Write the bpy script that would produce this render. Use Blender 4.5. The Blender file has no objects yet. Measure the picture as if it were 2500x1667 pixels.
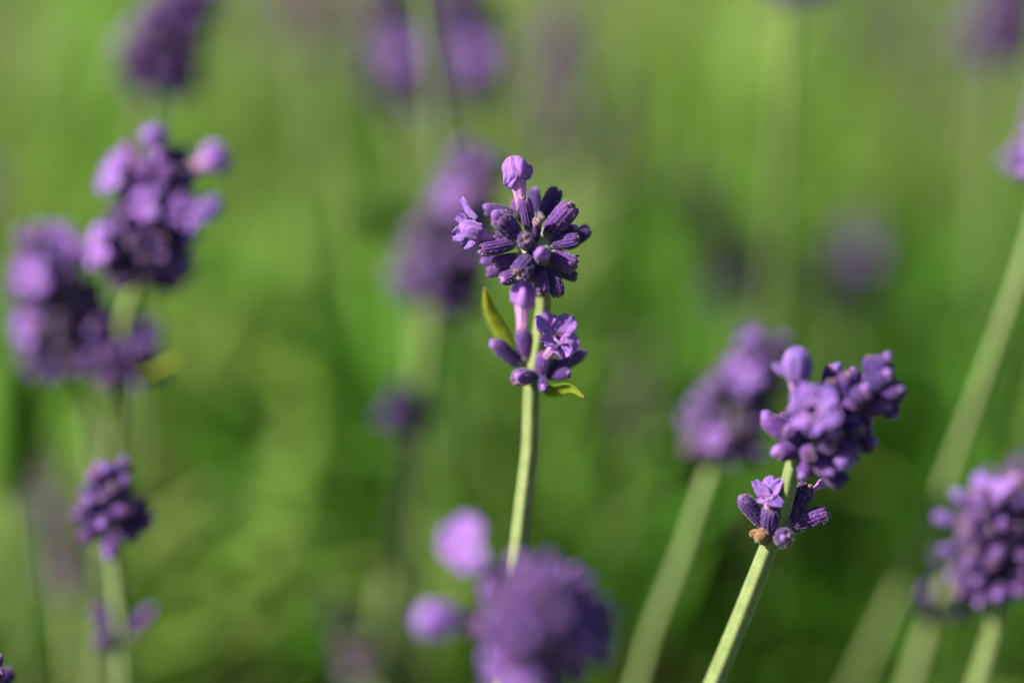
import bpy, math, random
import numpy as np
from mathutils import Vector, Matrix

# ------------------------------------------------------------------ camera, world, sun, exposure
sc = bpy.context.scene
COL = sc.collection
MM = 0.001                                   # everything below is laid out in millimetres

PITCH = math.radians(20)
D0 = 347.0                                   # focus distance, mm
CAM = Vector((0, 0, 520))
FWD = Vector((0, math.cos(PITCH), -math.sin(PITCH)))
UPV = Vector((0, math.sin(PITCH), math.cos(PITCH)))
RGT = Vector((1, 0, 0))

cd = bpy.data.cameras.new('camera')
cam = bpy.data.objects.new('camera', cd)
COL.objects.link(cam)
cam.location = CAM * MM
cam.rotation_euler = (math.pi / 2 - PITCH, 0, 0)
cd.lens = 100
cd.sensor_width = 36
cd.clip_start = 0.01
cd.clip_end = 500
cd.dof.use_dof = True
cd.dof.focus_distance = D0 * MM
cd.dof.aperture_fstop = 3.2
cd.dof.aperture_blades = 0
sc.camera = cam

SUN_TO = Vector((-0.74, -0.27, 0.62)).normalized()     # towards the sun
world = bpy.data.worlds.new('World')
sc.world = world
world.use_nodes = True
wn = world.node_tree
bg = wn.nodes['Background']
sky = wn.nodes.new('ShaderNodeTexSky')
sky.sky_type = 'NISHITA'
sky.sun_disc = False
sky.sun_elevation = math.asin(SUN_TO.z)
sky.sun_rotation = math.atan2(SUN_TO.x, SUN_TO.y)
wn.links.new(sky.outputs[0], bg.inputs[0])
bg.inputs[1].default_value = 0.05

sl = bpy.data.lights.new('sun', 'SUN')
sun = bpy.data.objects.new('sun', sl)
COL.objects.link(sun)
sl.energy = 5.0
sl.angle = math.radians(0.5)
sl.color = (1.0, 0.94, 0.83)
sun.rotation_euler = SUN_TO.to_track_quat('Z', 'Y').to_euler()

sc.view_settings.view_transform = 'Standard'
sc.view_settings.look = 'None'
sc.view_settings.gamma = 1
sc.view_settings.use_curve_mapping = False
sc.view_settings.exposure = 1.2
sc.render.engine = 'CYCLES'
sc.cycles.use_denoising = True
sc.cycles.max_bounces = 8
sc.cycles.transparent_max_bounces = 8


def at(px, py, dz=0.0):
    """world point (mm) seen at photo pixel px,py, dz mm behind the focus plane"""
    d = D0 + dz
    k = 0.36 * d / 2500.0
    return CAM + RGT * ((px - 1250) * k) + UPV * ((833.5 - py) * k) + FWD * d


# ------------------------------------------------------------------ materials
def new_mat(name):
    m = bpy.data.materials.new(name)
    m.use_nodes = True
    nt = m.node_tree
    nt.nodes.clear()
    return m, nt


class NT:
    def __init__(s, name):
        s.m, s.nt = new_mat(name)

    def n(s, t, **kw):
        nd = s.nt.nodes.new(t)
        for k, v in kw.items():
            if isinstance(k, str) and k.startswith('_'):
                nd.inputs[k[1:].replace('_', ' ')].default_value = v
            else:
                setattr(nd, k, v)
        return nd

    def l(s, a, b):
        s.nt.links.new(a, b)

    def attr(s, name):
        return s.n('ShaderNodeAttribute', attribute_name=name).outputs['Fac']

    def noise(s, scale, detail=3, rough=0.55, coord='Object'):
        tc = s.n('ShaderNodeTexCoord')
        nz = s.n('ShaderNodeTexNoise')
        nz.inputs['Scale'].default_value = scale
        nz.inputs['Detail'].default_value = detail
        nz.inputs['Roughness'].default_value = rough
        s.l(tc.outputs[coord], nz.inputs['Vector'])
        return nz.outputs['Fac']

    def ramp(s, fac, stops, interp='LINEAR'):
        r = s.n('ShaderNodeValToRGB')
        cr = r.color_ramp
        cr.interpolation = interp
        while len(cr.elements) < len(stops):
            cr.elements.new(0.5)
        for e, (p, c) in zip(cr.elements, stops):
            e.position = p
            e.color = (c, c, c, 1) if not hasattr(c, '__len__') else (*c, 1)
        s.l(fac, r.inputs[0])
        return r.outputs[0]

    def mix(s, fac, a, b, mode='MIX'):
        m = s.n('ShaderNodeMix', data_type='RGBA', blend_type=mode)
        if hasattr(fac, 'links'):
            s.l(fac, m.inputs[0])
        else:
            m.inputs[0].default_value = fac
        for v, i in ((a, 6), (b, 7)):
            if hasattr(v, 'links'):
                s.l(v, m.inputs[i])
            else:
                m.inputs[i].default_value = (*v, 1)
        return m.outputs[2]

    def hsv(s, col, h=None, v=None, sat=None):
        nd = s.n('ShaderNodeHueSaturation')
        s.l(col, nd.inputs['Color'])
        for sock, name in ((h, 'Hue'), (v, 'Value'), (sat, 'Saturation')):
            if sock is not None:
                s.l(sock, nd.inputs[name])
        return nd.outputs[0]

    def maprange(s, fac, a, b):
        nd = s.n('ShaderNodeMapRange')
        s.l(fac, nd.inputs[0])
        nd.inputs[3].default_value = a
        nd.inputs[4].default_value = b
        return nd.outputs[0]

    def rand(s):
        return s.n('ShaderNodeObjectInfo').outputs['Random']

    def bump(s, fac, strength, dist):
        b = s.n('ShaderNodeBump')
        b.inputs['Strength'].default_value = strength
        b.inputs['Distance'].default_value = dist
        s.l(fac, b.inputs['Height'])
        return b.outputs[0]

    def surface(s, col, rough=0.7, sheen=0.0, trans=0.0, tcol=None, normal=None, spec=0.3, sheen_tint=(1, 1, 1)):
        p = s.n('ShaderNodeBsdfPrincipled')
        if hasattr(col, 'links'):
            s.l(col, p.inputs['Base Color'])
        else:
            p.inputs['Base Color'].default_value = (*col, 1)
        p.inputs['Roughness'].default_value = rough
        p.inputs['Specular IOR Level'].default_value = spec
        p.inputs['Sheen Weight'].default_value = sheen
        p.inputs['Sheen Roughness'].default_value = 0.4
        p.inputs['Sheen Tint'].default_value = (*sheen_tint, 1)
        if normal is not None:
            s.l(normal, p.inputs['Normal'])
        out = s.n('ShaderNodeOutputMaterial')
        sh = p.outputs[0]
        if trans > 0:
            t = s.n('ShaderNodeBsdfTranslucent')
            c = tcol if tcol is not None else col
            if hasattr(c, 'links'):
                s.l(c, t.inputs[0])
            else:
                t.inputs[0].default_value = (*c, 1)
            mx = s.n('ShaderNodeMixShader')
            mx.inputs[0].default_value = trans
            s.l(sh, mx.inputs[1])
            s.l(t.outputs[0], mx.inputs[2])
            sh = mx.outputs[0]
        s.l(sh, out.inputs[0])
        return s.m


def mat_calyx(dusty=False):
    t = NT('calyx_dusty' if dusty else 'calyx_velvet')
    base = t.ramp(t.attr('t'), [(0.0, (0.36, 0.40, 0.24)), (0.08, (0.20, 0.18, 0.18)), (0.22, (0.046, 0.017, 0.110)),
                                (0.80, (0.054, 0.019, 0.142)), (0.97, (0.090, 0.035, 0.155))])
    if dusty:
        base = t.mix(0.45, base, (0.085, 0.070, 0.085))
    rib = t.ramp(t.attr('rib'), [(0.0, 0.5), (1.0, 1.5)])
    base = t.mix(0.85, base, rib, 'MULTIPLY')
    blot = t.ramp(t.noise(900, 3), [(0.3, 0.65), (0.7, 1.35)])
    base = t.mix(0.7, base, blot, 'MULTIPLY')
    base = t.hsv(base, h=t.maprange(t.rand(), 0.485, 0.525), v=t.maprange(t.rand(), 0.65, 1.25))
    speck = t.ramp(t.noise(6500, 2, 0.7), [(0.53, 0.0), (0.66, 0.75)])
    patch = t.ramp(t.noise(1300, 3), [(0.36, 0.12), (0.62, 1.0)])
    ribw = t.ramp(t.attr('rib'), [(0.0, 0.35), (1.0, 1.0)])
    speck = t.mix(1.0, t.mix(1.0, speck, patch, 'MULTIPLY'), ribw, 'MULTIPLY')
    base = t.mix(speck, base, t.mix(t.rand(), (0.36, 0.23, 0.52), (0.46, 0.34, 0.48)))
    return t.surface(base, 0.85, sheen=0.15, sheen_tint=(0.9, 0.8, 1.0), spec=0.15,
                     normal=t.bump(t.noise(7000, 3, 0.7), 0.6, 0.00012))


def mat_tip():
    t = NT('calyx_mouth')
    c = t.ramp(t.noise(5200, 3), [(0.35, (0.055, 0.022, 0.05)), (0.55, (0.20, 0.12, 0.16)), (0.72, (0.44, 0.36, 0.38))])
    return t.surface(c, 0.85, sheen=0.4, spec=0.15)


def mat_petal():
    t = NT('petal_lilac')
    c = t.ramp(t.attr('t'), [(0.0, (0.52, 0.26, 0.50)), (0.42, (0.49, 0.235, 0.55)), (0.62, (0.335, 0.155, 0.55)), (1.0, (0.295, 0.14, 0.56))])
    c = t.mix(0.55, c, t.ramp(t.noise(1500, 4), [(0.3, 0.7), (0.7, 1.3)]), 'MULTIPLY')
    tc = t.n('ShaderNodeTexCoord')
    mp = t.n('ShaderNodeMapping')
    mp.inputs['Scale'].default_value = (2600, 2600, 420)
    t.l(tc.outputs['Object'], mp.inputs['Vector'])
    vn = t.n('ShaderNodeTexNoise')
    vn.inputs['Scale'].default_value = 1.0
    vn.inputs['Detail'].default_value = 3
    t.l(mp.outputs[0], vn.inputs['Vector'])
    vein = vn.outputs['Fac']
    c = t.mix(0.6, c, t.ramp(vein, [(0.36, 0.6), (0.6, 1.25)]), 'MULTIPLY')
    c = t.hsv(c, h=t.maprange(t.rand(), 0.485, 0.515), v=t.maprange(t.rand(), 0.88, 1.15))
    speck = t.ramp(t.noise(6500, 2, 0.7), [(0.55, 0.0), (0.70, 0.6)])
    c = t.mix(speck, c, (0.52, 0.36, 0.64))
    return t.surface(c, 0.6, sheen=0.3, trans=0.33, normal=t.bump(vein, 0.9, 0.00028), spec=0.25)


def mat_throat():
    t = NT('petal_throat')
    return t.surface((0.16, 0.06, 0.14), 0.8)


def mat_hair():
    t = NT('fine_hair')
    return t.surface((0.60, 0.52, 0.64), 0.7, trans=0.3)


def mat_stem():
    t = NT('stem_green')
    c = t.ramp(t.noise(500, 4), [(0.3, (0.135, 0.19, 0.052)), (0.7, (0.215, 0.27, 0.095))])
    c = t.mix(0.55, c, t.ramp(t.attr('rib'), [(0, 0.75), (1, 1.25)]), 'MULTIPLY')
    speck = t.ramp(t.noise(6000, 2, 0.7), [(0.56, 0.0), (0.70, 0.6)])
    c = t.mix(speck, c, (0.44, 0.48, 0.28))
    c = t.mix(t.ramp(t.noise(420, 5, 0.7), [(0.64, 0.0), (0.72, 0.5)]), c, (0.10, 0.085, 0.05))
    c = t.hsv(c, h=t.maprange(t.rand(), 0.49, 0.51), v=t.maprange(t.rand(), 0.85, 1.05))
    return t.surface(c, 0.7, sheen=0.35, trans=0.0, spec=0.25, normal=t.bump(t.noise(5000, 2), 0.4, 0.0001))


def mat_leaf(name, c0, c1, trans=0.4, tcol=None):
    t = NT(name)
    c = t.ramp(t.noise(60, 4), [(0.3, c0), (0.7, c1)])
    return t.surface(c, 0.55, sheen=0.1, trans=trans, tcol=tcol, spec=0.3, normal=t.bump(t.noise(1500, 3), 0.3, 0.0002))


def mat_bract():
    t = NT('bract_veined')
    c = t.ramp(t.attr('t'), [(0.0, (0.13, 0.22, 0.015)), (0.5, (0.26, 0.33, 0.018)), (0.92, (0.34, 0.38, 0.03)), (1.0, (0.36, 0.20, 0.07))])
    c = t.mix(0.7, c, t.ramp(t.noise(900, 4, 0.65), [(0.35, 0.6), (0.65, 1.3)]), 'MULTIPLY')
    return t.surface(c, 0.7, sheen=0.2, trans=0.5, tcol=t.mix(0.5, c, (0.48, 0.55, 0.01)), spec=0.2, normal=t.bump(t.noise(1800, 3), 0.6, 0.0002))


def mat_foliage():
    """leaf colour varies per leaf through the attribute v"""
    t = NT('foliage_green')
    c = t.ramp(t.attr('v'), [(0.0, (0.028, 0.115, 0.004)), (0.30, (0.085, 0.265, 0.014)), (0.55, (0.185, 0.390, 0.050)),
                             (0.80, (0.310, 0.450, 0.090)), (0.94, (0.25, 0.225, 0.165)), (1.0, (0.30, 0.19, 0.08))])
    return t.surface(c, 0.6, trans=0.5, spec=0.25)


def mat_brown():
    t = NT('withered_brown')
    c = t.ramp(t.noise(1800, 4), [(0.3, (0.075, 0.030, 0.012)), (0.6, (0.25, 0.125, 0.06)), (0.8, (0.42, 0.28, 0.17))])
    return t.surface(c, 0.8, sheen=0.3, normal=t.bump(t.noise(2500, 3), 0.7, 0.0002))


def mat_ground():
    t = NT('soil_and_moss')
    c = t.ramp(t.noise(14, 6), [(0.3, (0.035, 0.045, 0.014)), (0.5, (0.075, 0.105, 0.028)), (0.7, (0.12, 0.10, 0.055))])
    return t.surface(c, 0.9, normal=t.bump(t.noise(60, 5), 0.8, 0.02))


def mat_spent():
    t = NT('spent_calyx')
    c = t.ramp(t.noise(700, 3), [(0.3, (0.085, 0.05, 0.085)), (0.7, (0.21, 0.14, 0.17))])
    return t.surface(c, 0.85, sheen=0.2, spec=0.15)


M = dict(spent=mat_spent(), calyx=mat_calyx(), dusty=mat_calyx(True), tip=mat_tip(), petal=mat_petal(), throat=mat_throat(), hair=mat_hair(), stem=mat_stem(),
         bract=mat_bract(), bract_plain=mat_leaf('bract_green', (0.20, 0.28, 0.012), (0.33, 0.38, 0.025), 0.5, (0.42, 0.52, 0.01)),
         blade=mat_leaf('blade_green', (0.06, 0.17, 0.012), (0.11, 0.25, 0.025), 0.4),
         foliage=mat_foliage(), brown=mat_brown(), ground=mat_ground(),
         dry=mat_leaf('dry_leaf', (0.12, 0.05, 0.012), (0.20, 0.09, 0.025), 0.3))


# ------------------------------------------------------------------ mesh building
class MB:
    def __init__(s):
        s.v, s.f, s.mi, s.t, s.r = [], [], [], [], []

    def ring(s, pts, t=0.0, ribs=None):
        i0 = len(s.v)
        s.v += [tuple(p) for p in pts]
        s.t += [t] * len(pts)
        s.r += list(ribs) if ribs is not None else [0.5] * len(pts)
        return list(range(i0, i0 + len(pts)))

    def skin(s, a, b, m=0, closed=True):
        n = len(a)
        for i in range(n if closed else n - 1):
            j = (i + 1) % n
            s.f.append((a[i], a[j], b[j], b[i]))
            s.mi.append(m)

    def cap(s, ring, m=0, flip=False):
        s.f.append(tuple(reversed(ring)) if flip else tuple(ring))
        s.mi.append(m)

    def mesh(s, name, mats, smooth=True):
        me = bpy.data.meshes.new(name)
        me.from_pydata([(x * MM, y * MM, z * MM) for x, y, z in s.v], [], s.f)
        for m in mats:
            me.materials.append(M[m])
        me.polygons.foreach_set('material_index', s.mi)
        if smooth:
            me.polygons.foreach_set('use_smooth', [True] * len(s.f))
        for nm, d in (('t', s.t), ('rib', s.r)):
            at_ = me.attributes.new(nm, 'FLOAT', 'POINT')
            at_.data.foreach_set('value', d)
        me.update()
        return me


def lathe(mb, prof, na, rfun=None, m=0, cap0=False, cap1=False, bend=0.0, mfun=None):
    """prof: list of (r, z, t); rfun(i, th, r, z)->(r, z, rib)"""
    L = prof[-1][1] or 1
    prev = None
    for i, (r, z, t) in enumerate(prof):
        pts, rb = [], []
        for k in range(na):
            th = 2 * math.pi * k / na
            rr, zz, ri = rfun(i, th, r, z) if rfun else (r, z, 0.5)
            pts.append((rr * math.cos(th) + bend * (zz / L) ** 2, rr * math.sin(th), zz))
            rb.append(ri)
        cur = mb.ring(pts, t, rb)
        if prev:
            mb.skin(prev, cur, mfun(i) if mfun else m)
        elif cap0:
            mb.cap(cur, m, True)
        prev = cur
    if cap1:
        mb.cap(prev, mfun(len(prof)) if mfun else m)


def blob(mb, c, rx, ry, rz, na=12, nb=8, m=0, t=0.9, rng=None, jit=0.0):
    prev = None
    for i in range(nb + 1):
        ph = math.pi * (i / nb - 0.5) * 0.98
        pts = []
        for k in range(na):
            th = 2 * math.pi * k / na
            j = 1 + (rng.uniform(-jit, jit) if rng else 0)
            pts.append((c[0] + rx * j * math.cos(ph) * math.cos(th), c[1] + ry * j * math.cos(ph) * math.sin(th), c[2] + rz * j * math.sin(ph)))
        cur = mb.ring(pts, t)
        if prev:
            mb.skin(prev, cur, m)
        else:
            mb.cap(cur, m, True)
        prev = cur
    mb.cap(prev, m)


def calyx_mesh(name, seed, hero, length=5.0, bend=0.25, mat='calyx'):
    """ribbed velvet barrel, pale woolly foot, toothed mouth and the rounded lid lobe; 5 mm long, 2.5 mm wide"""
    rng = random.Random(seed)
    na = 52 if hero else 26
    base = [(0.42, 0.0), (0.66, 0.03), (0.86, 0.10), (1.00, 0.22), (1.11, 0.40), (1.18, 0.58), (1.20, 0.74), (1.15, 0.86), (1.06, 0.93),
            (0.93, 0.975), (0.76, 1.0), (0.58, 0.985), (0.46, 0.93), (0.30, 0.91), (0.05, 0.925)]
    if hero:                                    # finer rings
        fine = []
        for a, b in zip(base[:-1], base[1:]):
            fine += [a, ((a[0] + b[0]) / 2, (a[1] + b[1]) / 2)]
        base = fine + [base[-1]]
    prof = [(r, z * length, min(1, z)) for r, z in base]
    ph = rng.uniform(0, 6.28)
    nmouth = len(prof) - (8 if hero else 4)
    lump = [rng.uniform(-0.05, 0.05) for _ in range(5)]

    def rf(i, th, r, z):
        u = z / length
        amp = 0.055 * min(1, max(0, (u - 0.08) * 6)) * (0.4 if i >= nmouth else 1)
        c = math.cos(13 * th + 0.25 * math.sin(7 * u + ph))
        rr = r * (1 + amp * c + lump[0] * math.cos(2 * th + ph) + lump[1] * math.cos(3 * th) * u)
        zz = z + (0.16 * math.cos(5 * th + ph) * max(0, (u - 0.9) * 10) if u > 0.9 else 0)
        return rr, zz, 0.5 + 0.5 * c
    mb = MB()
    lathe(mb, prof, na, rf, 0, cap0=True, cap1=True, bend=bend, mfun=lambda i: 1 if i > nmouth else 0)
    # the lid lobe that folds over the mouth
    a = rng.uniform(0, 6.28)
    blob(mb, (0.36 * math.cos(a) + bend, 0.36 * math.sin(a), length * 0.985), 0.46, 0.40, 0.40, 14 if hero else 8, 8 if hero else 5, 1, 1.0, rng, 0.05)
    if hero:                                    # short felt hairs
        for _ in range(520):
            u = rng.uniform(0.02, 1.0)
            th = rng.uniform(0, 6.28)
            k = max(i for i in range(nmouth) if prof[i][1] <= u * length + 1e-6)
            r = prof[k][0]
            x0 = Vector((r * math.cos(th) + bend * u * u, r * math.sin(th), u * length))
            nrm = Vector((math.cos(th), math.sin(th), 0.5 + rng.uniform(-0.4, 0.5))).normalized()
            tip = x0 + nrm * rng.uniform(0.12, 0.28) + Vector((rng.uniform(-.08, .08), rng.uniform(-.08, .08), 0))
            sd = nrm.cross(Vector((rng.uniform(-1, 1), rng.uniform(-1, 1), rng.uniform(-1, 1)))).normalized() * 0.022
            ii = mb.ring([x0 - nrm * 0.05 - sd, x0 - nrm * 0.05 + sd, tip], u)
            mb.f.append(tuple(ii))
            mb.mi.append(2)
    return mb.mesh(name, (mat, 'tip', 'hair'))


def closed_corolla_mesh(name, seed, tube=2.9, bulb=1.55, na=64):
    """unopened floret: slender tube under a domed, creased hood with an overhanging brim; about 6 mm"""
    rng = random.Random(seed)
    z0 = tube
    H = bulb * 2.0
    prof = [(0.62, 0, 0.0), (0.66, tube * .35, 0.15), (0.74, tube * .7, 0.3), (0.88, tube * .95, .42), (1.0, z0 + .10 * H, .5),
            (1.30, z0 + .12 * H, .58), (1.50, z0 + .20 * H, .66), (bulb * 1.02, z0 + .35 * H, .75), (bulb * 1.03, z0 + .50 * H, .82), (bulb * .97, z0 + .65 * H, .88),
            (bulb * .80, z0 + .80 * H, .93), (bulb * .55, z0 + .915 * H, .97), (bulb * .28, z0 + .98 * H, .99), (0.05, z0 + H, 1.0)]
    ph = rng.uniform(0, 6.28)
    sq = rng.uniform(0.02, 0.08)

    def rf(i, th, r, z):
        w = min(1, max(0, (z - z0) / (0.35 * H)))
        crease = -0.30 * math.exp(-((math.sin((th - ph) / 2)) / 0.13) ** 2) * w - 0.20 * math.exp(-((math.sin((th - ph - 2.3) / 2)) / 0.13) ** 2) * w - 0.16 * math.exp(-((math.sin((th - ph + 1.9) / 2)) / 0.11) ** 2) * w
        for a5, d5 in ((0.9, .10), (3.3, .12), (4.4, .10), (5.5, .13)):
            crease -= d5 * math.exp(-((math.sin((th - ph - a5) / 2)) / 0.07) ** 2) * w
        crease += 0.06 * math.sin(4 * z + 2 * math.cos(th + ph)) * math.cos(3 * th + 2 * z) * w
        rr = r * (1 + crease + 0.10 * math.cos(2 * th + ph) * w + 0.035 * math.cos(5 * th) * (1 - w) + sq * math.cos(3 * th + 1) * w)
        brim = -0.85 * max(0, math.cos(th - ph - 1.1)) * math.exp(-((z - z0 - .2 * H) / (.2 * H)) ** 2)
        return rr, z + brim, 0.5
    mb = MB()
    lathe(mb, prof, na, rf, 0, cap0=True, cap1=True, bend=rng.uniform(-.25, .25))
    return mb.mesh(name, ('petal',))


def tip_mesh(name, seed):
    """corolla just pushing out of a calyx"""
    rng = random.Random(seed)
    ph = rng.uniform(0, 6)

    def rf(i, th, r, z):
        w = 0.22 * math.exp(-(math.sin((th - ph) / 2) / 0.2) ** 2) + 0.16 * math.exp(-(math.sin((th - ph - 2.2) / 2) / 0.18) ** 2) + 0.12 * math.exp(-(math.sin((th - ph + 1.8) / 2) / 0.18) ** 2)
        return r * (1 - w + 0.07 * math.cos(2 * th)), z + 0.1 * math.cos(th - ph), 0.5
    mb = MB()
    lathe(mb, [(0.45, -0.6, .4), (0.6, -0.2, .5), (0.68, 0.2, .7), (0.64, 0.5, .85), (0.48, 0.78, .95), (0.25, 0.94, 1), (0.03, 1.0, 1)], 24, rf, 0, True, True)
    return mb.mesh(name, ('petal',))


def tube_mesh(name, L=3.2):
    mb = MB()
    prof = [(0.62, 0, 0), (0.66, .35 * L, .15), (0.74, .65 * L, .3), (0.88, .88 * L, .42), (1.08, L, .5), (0.98, L * 1.01, .55), (0.72, .9 * L, .3), (0.5, .7 * L, .2), (0.05, .66 * L, .2)]
    lathe(mb, prof, 28, lambda i, th, r, z: (r * (1 + 0.04 * math.cos(5 * th)), z, .5), 0, True, True, mfun=lambda i: 1 if i > 6 else 0)
    return mb.mesh(name, ('petal', 'throat'))


def petal_mesh(name, seed, L=2.4, W=1.9, curl=0.5, notch=0.0, thick=0.06, mats=('petal',), cup=0.25, nu=12, nv=10, tt=(0.5, 1.0), ruf=0.12):
    """thin shell along +Z, face towards +Y"""
    rng = random.Random(seed)
    ph = rng.uniform(0, 6.28)

    def P(u, v):                                # u 0..1 along, v -1..1 across
        w = W / 2 * (math.sin(math.pi * (0.20 + 0.70 * u)) ** 0.7) * (1 + 0.06 * math.sin(11 * u + ph))
        x = w * v
        z = L * u * (1 - notch * math.exp(-(v / .3) ** 2) * u ** 4)
        y = -curl * L * 0.5 * u * u + cup * w * v * v + ruf * math.sin(5 * v + ph + 3 * u) * u + 0.5 * ruf * math.sin(9 * u + 4 * v + ph)
        return Vector((x, y, z))
    mb = MB()
    rings = []
    for i in range(nu + 1):
        u = i / nu
        vs = [-1 + 2 * k / nv for k in range(nv + 1)]
        top = [P(u, v) for v in vs]
        th = thick * (0.4 + 0.6 * (1 - u))
        bot = [P(u, v) - Vector((0, th, 0)) for v in vs]
        rings.append(mb.ring(top + bot[::-1], tt[0] + (tt[1] - tt[0]) * u))
    mb.cap(rings[0], 0, True)
    for a, b in zip(rings[:-1], rings[1:]):
        mb.skin(a, b, 0)
    mb.cap(rings[-1], 0)
    return mb.mesh(name, mats)


# ------------------------------------------------------------------ object helpers
def link(name, me, parent=None):
    o = bpy.data.objects.new(name, me)
    COL.objects.link(o)
    if parent is not None:
        o.parent = parent
    return o


def tag(o, label, cat, group=None, kind=None):
    if label:
        o['label'] = label
    if cat:
        o['category'] = cat
    if group:
        o['group'] = group
    if kind:
        o['kind'] = kind
    return o


def thing(name, loc, label, cat, group=None):
    o = bpy.data.objects.new(name, None)
    COL.objects.link(o)
    o.empty_display_size = 0.01
    o.location = loc * MM
    return tag(o, label, cat, group)


def frame(d, hint=None, roll=0.0):
    d = d.normalized()
    h = hint if hint is not None else Vector((0.31, 0.77, 0.55))
    x = h.cross(d)
    if x.length < 1e-4:
        x = Vector((1, 0, 0)).cross(d)
    x.normalize()
    y = d.cross(x)
    m = Matrix((x, y, d)).transposed()
    return (m @ Matrix.Rotation(roll, 3, 'Z')).to_4x4()


WM = {}                                          # world matrices, in metres


def put(name, me, parent, base, tip, width=1.0, length=None, roll=0.0, hint=None, nat=5.0):
    """place a mesh grown along +Z from base to tip (mm); nat = its natural length"""
    d = tip - base
    L = d.length if length is None else length
    W = Matrix.Translation(base * MM) @ frame(d, hint, roll) @ Matrix.Diagonal((width, width, L / nat, 1))
    o = link(name, me, parent)
    pw = WM.get(parent.name, None)
    if pw is None:
        pw = Matrix.Translation(parent.location)
    o.matrix_parent_inverse = Matrix.Identity(4)
    o.matrix_basis = pw.inverted() @ W
    WM[o.name] = W
    return o


def catmull(pts, n):
    P = [pts[0] * 2 - pts[1]] + list(pts) + [pts[-1] * 2 - pts[-2]]
    out = []
    for i in range(1, len(P) - 2):
        p0, p1, p2, p3 = P[i - 1:i + 3]
        for k in range(n):
            t = k / n
            out.append(0.5 * ((2 * p1) + (p2 - p0) * t + (2 * p0 - 5 * p1 + 4 * p2 - p3) * t * t + (3 * p1 - p0 - 3 * p2 + p3) * t ** 3))
    out.append(pts[-1])
    return out


def stem_mesh(name, pts, r0, r1, org, na=24, n=10, hairs=0):
    """square-ish ridged stalk along pts (mm), radii r0 (first) to r1 (last)"""
    path = catmull(pts, n)
    for _ in range(14):                         # ease the joints between the laid-out points
        path = [path[0]] + [(path[i - 1] + path[i] * 2 + path[i + 1]) / 4 for i in range(1, len(path) - 1)] + [path[-1]]
    mb = MB()
    prev = None
    X = Vector((1, 0, 0))
    for i, p in enumerate(path):
        d = (path[min(i + 1, len(path) - 1)] - path[max(i - 1, 0)]).normalized()
        x = (X - d * X.dot(d)).normalized()
        y = d.cross(x)
        X = x
        r = r0 + (r1 - r0) * i / (len(path) - 1)
        ring, rb = [], []
        for k in range(na):
            th = 2 * math.pi * k / na
            c = math.cos(4 * th + 0.7)
            rr = r * (1 + 0.09 * c - 0.05 * max(0, -c) ** 4)
            ring.append(p + (x * math.cos(th) + y * math.sin(th)) * rr - org)
            rb.append(0.5 + 0.5 * c)
        cur = mb.ring(ring, i / len(path), rb)
        if prev:
            mb.skin(prev, cur)
        else:
            mb.cap(cur, 0, True)
        prev = cur
    mb.cap(prev, 0)
    hr = random.Random(19)
    top = [i for i, p in enumerate(path) if p.z > 300]
    for _ in range(hairs):                      # down on the upper stalk
        i = hr.choice(top[:-1])
        u = hr.random()
        p = path[i] * (1 - u) + path[i + 1] * u
        d = (path[i + 1] - path[i]).normalized()
        q = Vector((hr.gauss(0, 1), hr.gauss(0, 1), hr.gauss(0, 1)))
        q = (q - d * q.dot(d)).normalized()
        r = (r0 + (r1 - r0) * i / (len(path) - 1)) * 0.96
        b = p + q * r - org
        tip = b + (q + d * hr.uniform(-.5, .5)).normalized() * hr.uniform(0.12, 0.3)
        sd = q.cross(d) * 0.02
        ii = mb.ring([b - sd, b + sd, tip], 0.5)
        mb.f.append(tuple(ii))
        mb.mi.append(1)
    return mb.mesh(name, ('stem', 'hair'))


def leaf_mesh(name, pts, W, org, mat, fold=0.5, side=None, thick=0.25, n=8, nv=6):
    """leaf along a curved midrib; fold lifts the margins"""
    path = catmull(pts, n)
    mb = MB()
    rings = []
    for i, p in enumerate(path):
        u = i / (len(path) - 1)
        d = (path[min(i + 1, len(path) - 1)] - path[max(i - 1, 0)]).normalized()
        s = (side - d * side.dot(d)).normalized()
        nn = d.cross(s)
        w = W / 2 * max(0.06, math.sin(math.pi * (0.12 + 0.86 * u)) ** 0.8)
        vs = [-1 + 2 * k / nv for k in range(nv + 1)]
        top = [p + s * w * v * math.cos(fold) + nn * w * abs(v) ** 1.3 * math.sin(fold) - org for v in vs]
        bot = [q - nn * thick * (1 - 0.6 * abs(v)) for q, v in zip(top, vs)]
        rings.append(mb.ring(top + bot[::-1], u))
    mb.cap(rings[0], 0, True)
    for a, b in zip(rings[:-1], rings[1:]):
        mb.skin(a, b)
    mb.cap(rings[-1], 0)
    return mb.mesh(name, (mat,))


HERO = [calyx_mesh('bud_mesh', 11 + i, True, bend=b) for i, b in enumerate((0.3, -0.15, 0.1, 0.4))]
MID = [calyx_mesh('bud_mesh_plain', 31 + i, False, bend=b) for i, b in enumerate((0.3, -0.1, 0.15, 0.4))]
DUSTY = [calyx_mesh('bud_mesh_dusty', 131 + i, False, bend=b, mat='dusty') for i, b in enumerate((0.3, -0.1, 0.2))]
CLOSED = [closed_corolla_mesh('closed_floret_mesh', 51 + i, t, b) for i, (t, b) in enumerate(((2.9, 1.55), (2.4, 1.45), (3.3, 1.65)))]
TIP = [tip_mesh('floret_tip_mesh', 61)]
TUBE = tube_mesh('floret_tube_mesh')
UPET = [petal_mesh('upper_petal_mesh', 71 + i, 2.7, 3.1, c, 0.16, ruf=0.2) for i, c in enumerate((0.35, 0.6))]
LPET = [petal_mesh('lower_petal_mesh', 81 + i, 2.2, 2.5, c, 0.06, ruf=0.2) for i, c in enumerate((0.5, 0.9, 0.3))]
CURL = petal_mesh('curled_petal_mesh', 91, 2.6, 1.2, 0.5, 0.0, cup=0.5)
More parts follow.
